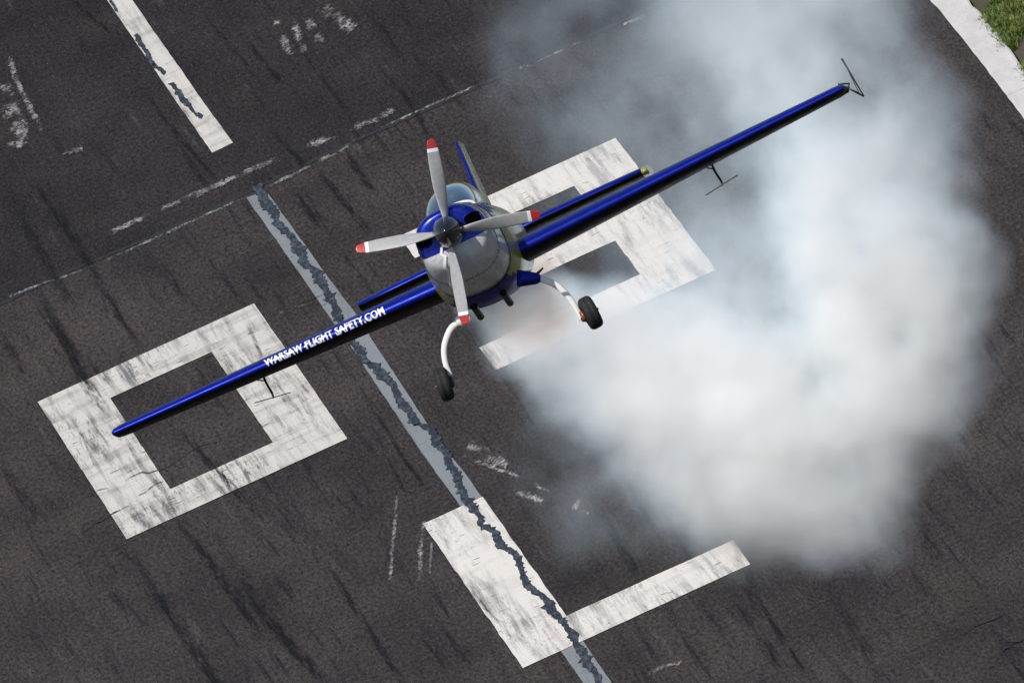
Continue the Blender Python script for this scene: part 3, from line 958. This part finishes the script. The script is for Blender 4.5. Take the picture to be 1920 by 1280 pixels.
def arc_point(x, d, off):
    le, ch, th = wing_geo(x)
    sgn = 1 if d >= 0 else -1; d = abs(d)
    if d < 1e-4: return Vector((x, le - off, wing_z(x)))
    prev = Vector((0, 0)); acc = 0; s = 0
    lo = None
    N_ = 240
    for i in range(1, N_ + 1):
        s = (i / N_) ** 2 * .35
        cur = Vector((s * ch, foil(s, th) * ch))
        L = (cur - prev).length
        if acc + L >= d:
            t_ = (d - acc) / L
            p = prev.lerp(cur, t_); tg = (cur - prev).normalized()
            nr = Vector((-tg.y, tg.x))
            return Vector((x, le + p.x + nr.x * off, wing_z(x) + (p.y + nr.y * off) * sgn))
        acc += L; prev = cur
    return Vector((x, le + prev.x, wing_z(x) + (prev.y + off) * sgn))
for vv in bm.verts:
    x = XA + (vv.co.x - x0) / (x1 - x0) * (XB - XA)
    s = (vv.co.y - yb) / (yt - yb)
    vv.co = arc_point(x, -.020 + s * .100, .0035)
from_bm('lettering', bm, 'decal_white', wingL, normals=False)
# aileron spades
for side in (-1, 1):
    x = side * 2.45
    le, ch, th = wing_geo(x)
    wz = wing_z(x)
    sp = bpy.data.objects.new('aileron_spade', None); C.objects.link(sp); sp.parent = plane
    bm = bmesh.new()
    tube(bm, smooth_pts([(x, le + .74 * ch, wz - .04), (x + .01, le + .60 * ch, -.18), (x + .045, le + .35 * ch, -.30), (x + .06, le + .12 * ch, -.36)], 5), .012, 8)
    tube(bm, [(x - .07, le + .72 * ch, wz - .055), (x, le + .66 * ch, wz - .10)], .007, 6)
    from_bm('arm', bm, 'steel_dark', sp, True)
    bm = bmesh.new()
    cz = -.365
    cy_ = le + .05 * ch
    prof2 = [(-.185, -.08), (.185, -.08), (.185, .08), (-.185, .08)]
    tl = R_(-7) if side > 0 else R_(9)
    b1 = [bm.verts.new((x + .06 + a * math.cos(tl), cy_ + b, cz - .002 - a * math.sin(tl))) for a, b in prof2]
    b2 = [bm.verts.new((x + .06 + a * math.cos(tl), cy_ + b, cz + .002 - a * math.sin(tl))) for a, b in prof2]
    bm.faces.new(b1); bm.faces.new(b2)
    for i in range(4): bm.faces.new((b1[i], b1[(i + 1) % 4], b2[(i + 1) % 4], b2[i]))
    from_bm('plate', bm, 'steel_dark', sp)
# sighting frame on the wing tip
sg2 = bpy.data.objects.new('wing_tip_sight', None); C.objects.link(sg2); sg2.parent = plane
def PL(px, py, y):   # pixel -> airplane coordinates on the plane y = const
    inv = plane.matrix_world.inverted()
    a = inv @ CAM; b = inv @ AT(px, py, DP) - a
    t_ = (y - a.y) / b.y
    return a + b * t_
bpy.context.view_layer.update()
tip = PL(1588, 165, .45)
for nm, a, b, r1, r2 in (('arm', PL(1586, 163, .45), PL(1620, 181, .45), .012, .009), ('rod', PL(1620, 181, .45), PL(1578, 110, .45), .006, .010), ('rod', PL(1612, 177, .45), PL(1580, 112, .46), .004, .004)):
    bm = bmesh.new(); tube(bm, [a, a.lerp(b, .5), b], [r1, (r1 + r2) / 2, r2], 8)
    from_bm(nm, bm, 'steel_dark', sg2, True)
bm = bmesh.new()
tube(bm, [PL(1572, 158, .3), PL(1592, 157, .35), PL(1590, 172, .35), PL(1575, 180, .5)], .012, 8)
from_bm('bracket', bm, 'steel_dark', sg2, True)
# tailplane
for side in (-1, 1):
    bm = bmesh.new()
    ss = [0, .01, .03, .07, .14, .25, .4, .55]
    loop = [(s, 1) for s in reversed(ss)] + [(s, -1) for s in ss[1:]]
    def tg_(x):
        k = abs(x) / 1.62
        return 3.62 + .22 * k, .95 - .25 * k, .15
    def build(loop, xs, close, zoff=.305):
        bm = bmesh.new(); rings = []
        for x in xs:
            le, ch, th = tg_(x)
            rings.append([bm.verts.new((side * x, le + s * ch, zoff + sg_ * max(foil(s, th) * ch, .004))) for s, sg_ in loop])
        k_ = len(loop)
        for i in range(len(rings) - 1):
            for k in range(k_):
                fc = bm.faces.new((rings[i][k], rings[i][(k + 1) % k_], rings[i + 1][(k + 1) % k_], rings[i + 1][k]))
                fc.smooth = True
                if loop[k][1] < 0 or (loop[(k + 1) % k_][1] < 0): fc.material_index = 1
        bm.faces.new(rings[0]); bm.faces.new(rings[-1])
        return bm
    ta = from_bm('tailplane', build(loop, [.03, .4, .8, 1.2, 1.56], True), ['blue_paint', 'black_paint'], plane)
    se = [.56, .65, .8, 1.0]
    from_bm('elevator', build([(s, 1) for s in reversed(se)] + [(s, -1) for s in se], [.12, .5, 1.0, 1.56], True), ['silver_paint', 'silver_paint'], ta)
    if side > 0:
        from_bm('tip_cap', build([(s, 1) for s in reversed(ss + se[1:])] + [(s, -1) for s in (ss + se[1:])][1:], [1.562, 1.60, 1.63], True), ['olive_paint', 'olive_paint'], ta)
# fin and rudder
def fin_geo(z):
    k = (z - .40) / .97
    return 3.35 + .62 * k, 4.25 + .16 * k, .075 - .035 * k
bm = bmesh.new(); rings = []
for z in [.40, .6, .85, 1.1, 1.30, 1.37]:
    a, b, th = fin_geo(z)
    lp = [(a, 0), (a + .03, th * .28), (a + .12, th * .45), ((a + b) / 2, th * .5), (b, th * .42)]
    rings.append([bm.verts.new((-x, y, z)) for y, x in lp] + [bm.verts.new((x, y, z)) for y, x in reversed(lp[1:])])
for i in range(len(rings) - 1):
    k_ = len(rings[0])
    for k in range(k_):
        fc = bm.faces.new((rings[i][k], rings[i][(k + 1) % k_], rings[i + 1][(k + 1) % k_], rings[i + 1][k]))
        mx_ = sum(vv.co.x for vv in fc.verts)
        fc.material_index = 0 if (mx_ < 0.004 or sum(vv.co.y for vv in fc.verts) / 4 < fin_geo(sum(vv.co.z for vv in fc.verts) / 4)[0] + .15) else 1
        fc.smooth = True
bm.faces.new(rings[0]); bm.faces.new(rings[-1])
fin = from_bm('fin', bm, ['blue_paint', 'olive_paint'], plane)
bm = bmesh.new(); rings = []
for z in [.22, .6, .9, 1.2, 1.37]:
    a, b, th = fin_geo(max(z, .4))
    lp = [(b + .006, th * .42), (b + .25, th * .25), (b + .48 - .12 * (z - .2), .004)]
    rings.append([bm.verts.new((-x, y, z)) for y, x in lp] + [bm.verts.new((x, y, z)) for y, x in reversed(lp)])
for i in range(len(rings) - 1):
    for k in range(6): bm.faces.new((rings[i][k], rings[i][(k + 1) % 6], rings[i + 1][(k + 1) % 6], rings[i + 1][k]))
bm.faces.new(rings[0]); bm.faces.new(rings[-1])
from_bm('rudder', bm, 'olive_paint', fin)
# landing gear
GY = -.85
for side in (-1, 1):
    if side < 0: PX = [(872, 596), (858, 604), (843, 620), (833, 650), (835, 680), (845, 706)]; WC = (832, 720)
    else: PX = [(985, 522), (1010, 522), (1045, 536), (1070, 562), (1084, 585), (1091, 600)]; WC = (1107, 586)
    pts = [PL(a, b, GY + .0) for a, b in PX]
    leg = from_bm('landing_gear_leg', tube(bmesh.new(), smooth_pts(pts, 6), [.036 - .010 * i / 30 for i in range(31)], 14, .62), 'white_paint', plane, True)
    from_bm('root_fairing', tube(bmesh.new(), [pts[0].lerp(pts[1], -.6), pts[0], pts[0].lerp(pts[1], .9), pts[0].lerp(pts[1], 1.15)], [.085, .075, .055, .034], 16), 'blue_paint' if side > 0 else 'white_paint', leg, True)
    wc = PL(WC[0], WC[1], GY - .02)
    wh = bpy.data.objects.new('wheel', None); C.objects.link(wh); wh.parent = plane
    wh.location = wc
    wh.rotation_euler = (0, R_(6.5 if side < 0 else -3), R_(4 if side < 0 else 9))
    prof = [(-.062, .085), (-.070, .110), (-.068, .138), (-.056, .158), (-.035, .168), (-.012, .1705), (-.010, .167), (-.004, .167), (-.002, .171), (.002, .171), (.004, .167), (.010, .167), (.012, .1705), (.035, .168), (.056, .158), (.068, .138), (.070, .110), (.062, .085)]
    bm = lathe(prof, 'X', 40, False)
    from_bm('tyre', bm, 'tyre', wh, True)
    bm = lathe([(-.060, .001), (-.060, .03), (-.048, .04), (-.044, .075), (-.058, .086), (.058, .086), (.044, .075), (.048, .04), (.060, .03), (.060, .001)], 'X', 28, True)
    from_bm('hub', bm, 'metal', wh, True)
    bm = lathe([(-side * -.09, .011), (-side * -.05, .012), (side * -.10, .018), (side * -.11, .018)], 'X', 12)
    from_bm('axle', bm, 'metal', wh, True)
    # brake caliper on the inner side
    bm = lathe([(side * -.10, .05), (side * -.085, .062), (side * -.072, .062), (side * -.066, .05)], 'X', 16)
    from_bm('brake', bm, 'copper' if side > 0 else 'steel_dark', wh, True)
    # torque link from the leg end to the axle
    bm = tube(bmesh.new(), [pts[-1], (pts[-1] + wc) / 2 + Vector((0, 0, -.01)), wc - Vector((side * .06, 0, 0))], [.024, .022, .018], 10)
    from_bm('axle_fitting', bm, 'metal', leg, True)
# belly: exhaust stubs and step bracket
for x in (-.16, .16):
    bm = lathe([(-.05, .036), (.22, .036), (.22, .030), (-.05, .030)], 'Y', 20, False)
    ex = from_bm('exhaust_pipe', bm, 'steel_dark', plane, True)
    ex.location = (x, -.72, -.455); ex.rotation_euler = (R_(-24), 0, 0)
bk = PL(1004, 520, -.7)
bm = bmesh.new()
tube(bm, [bk + Vector((-.03, 0, 0)), bk + Vector((.05, -.02, .03)), bk + Vector((.11, -.04, .05))], [.02, .014, .008], 8)
tube(bm, [bk + Vector((.02, 0, .02)), bk + Vector((.05, 0, -.05))], .009, 6)
from_bm('step_bracket', bm, 'steel_dark', plane, True)

# pilot: one skinned figure, seated, only the upper body above the sill
bm = bmesh.new()
SK = [((0, .72, .12), .15, .12), ((0, .74, .32), .15, .12), ((0, .74, .46), .17, .11), ((0, .73, .53), .07, .07), ((0, .72, .58), .055, .06), ((0, .71, .68), .085, .10), ((0, .71, .76), .075, .09),
      ((-.17, .72, .46), .065, .065), ((-.22, .58, .30), .05, .05), ((-.12, .38, .30), .04, .04), ((.17, .72, .46), .065, .065), ((.22, .58, .30), .05, .05), ((.12, .38, .30), .04, .04)]
vs_ = [bm.verts.new(s[0]) for s in SK]
for a, b in ((0, 1), (1, 2), (2, 3), (3, 4), (4, 5), (5, 6), (2, 7), (7, 8), (8, 9), (2, 10), (10, 11), (11, 12)): bm.edges.new((vs_[a], vs_[b]))
me = bpy.data.meshes.new('person'); bm.to_mesh(me); bm.free()
pilot = bpy.data.objects.new('person', me); C.objects.link(pilot)
pilot.modifiers.new('skin', 'SKIN')
for i, s in enumerate(SK): me.skin_vertices[0].data[i].radius = (s[1], s[2])
me.skin_vertices[0].data[0].use_root = True
ms = pilot.modifiers.new('sub', 'SUBSURF'); ms.levels = 2; ms.render_levels = 2
bpy.context.view_layer.update()
me2 = evaluate(pilot); pilot.modifiers.clear(); pilot.data = me2
me2.materials.clear()
for x in ('flight_suit', 'helmet'): me2.materials.append(M[x])
for p in me2.polygons:
    p.use_smooth = True
    p.material_index = 1 if p.center.z > .60 else 0
pilot.matrix_world = plane.matrix_world.copy()
tag(pilot, 'person in dark helmet seated under the clear canopy', 'person')

# ================================================================== SMOKE
BL = [  # px, py, metres behind the wing, radius px, weight
    (962, 568, 1.3, 80, .9), (980, 580, 4.4, 100, 1.0), (1035, 612, 9.8, 140, 1.0), (1110, 655, 10., 175, 1.0), (1200, 705, 10., 200, 1.05), (1310, 780, 10., 235, 1.05),
    (1430, 865, 10., 240, 1.1), (1560, 840, 10., 240, 1.1), (1645, 710, 10., 225, 1.2), (1660, 540, 10., 220, 1.2), (1600, 390, 10.3, 215, .70),
    (1540, 230, 11., 270, .30), (1490, 40, 11.6, 300, .28), (1450, -140, 12., 300, .28), (1700, 270, 11., 200, .13), (1430, 625, 10.4, 250, .30),
    (1290, 390, 11.5, 340, .13), (1120, 90, 12., 370, .085), (1120, 900, 10.0, 260, .11), (1330, 520, 10.4, 200, .09)]
HALO = 1.0
sm_bm = bmesh.new()
blobs = []
for px, py, dz, rp, wt in BL:
    dd = DP + dz
    c_ = AT(px, py, dd); r = rp * 1.08 / (F_PX / dd)
    blobs.append((c_, r, wt))
    bmesh.ops.create_icosphere(sm_bm, subdivisions=3, radius=r * 1.12 + .22, matrix=Matrix.Translation(c_))
me = bpy.data.meshes.new('smoke_tmp'); sm_bm.to_mesh(me); sm_bm.free()
so_ = bpy.data.objects.new('smoke_tmp', me); C.objects.link(so_)
rm = so_.modifiers.new('r', 'REMESH'); rm.mode = 'VOXEL'; rm.voxel_size = .30
bpy.context.view_layer.update()
me2 = evaluate(so_); bpy.data.objects.remove(so_)
m, t, o = mat('smoke'); n = N(t); M['smoke'] = m
P = n.pos()
wn = n.noise(P, .5, 4, .62)
wv = n.vec('SUBTRACT', wn.outputs['Color'], (.5, .5, .5)).outputs[0]
wv = n.vec('MULTIPLY', wv, (1.5, 1.5, 1.5)).outputs[0]
Pw = n.vec('ADD', P, wv).outputs[0]
acc = None
for c_, r, wt in blobs:
    d = n.vec('DISTANCE', Pw, tuple(c_)).outputs['Value']
    k = n.rng(d, r * 1.05, r * .12, 0., wt, True)
    acc = k if acc is None else n.math('ADD', acc, k)
dn = n.noise(P, 1.3, 5, .62).outputs[0]
acc = n.math('MULTIPLY', acc, n.rng(dn, .34, .64, .18, 1.6))
acc = n.math('MULTIPLY', n.math('MAXIMUM', n.math('SUBTRACT', acc, .035), 0.), 2.3)
vsn = n.new('ShaderNodeVolumeScatter')
vsn.inputs['Color'].default_value = c4(.70, .87, 1.0)
vsn.inputs['Anisotropy'].default_value = -.25
n.put(vsn.inputs['Density'], acc)
# oily, browner smoke where it leaves the exhaust
d0 = n.vec('DISTANCE', P, tuple(AT(1000, 598, DP + 6.5))).outputs['Value']
va = n.new('ShaderNodeVolumeAbsorption')
va.inputs['Color'].default_value = c4(.86, .66, .40)
n.put(va.inputs['Density'], n.math('MULTIPLY', acc, n.rng(d0, 3.6, .3, 0., .26, True)))
ad = n.new('ShaderNodeAddShader')
n.put(ad.inputs[0], vsn.outputs[0]); n.put(ad.inputs[1], va.outputs[0])
t.links.new(ad.outputs[0], o.inputs['Volume'])
smoke = link('smoke_trail', me2, 'smoke')
tag(smoke, 'thick curling white smoke trail behind the aeroplane', 'smoke', kind='stuff')
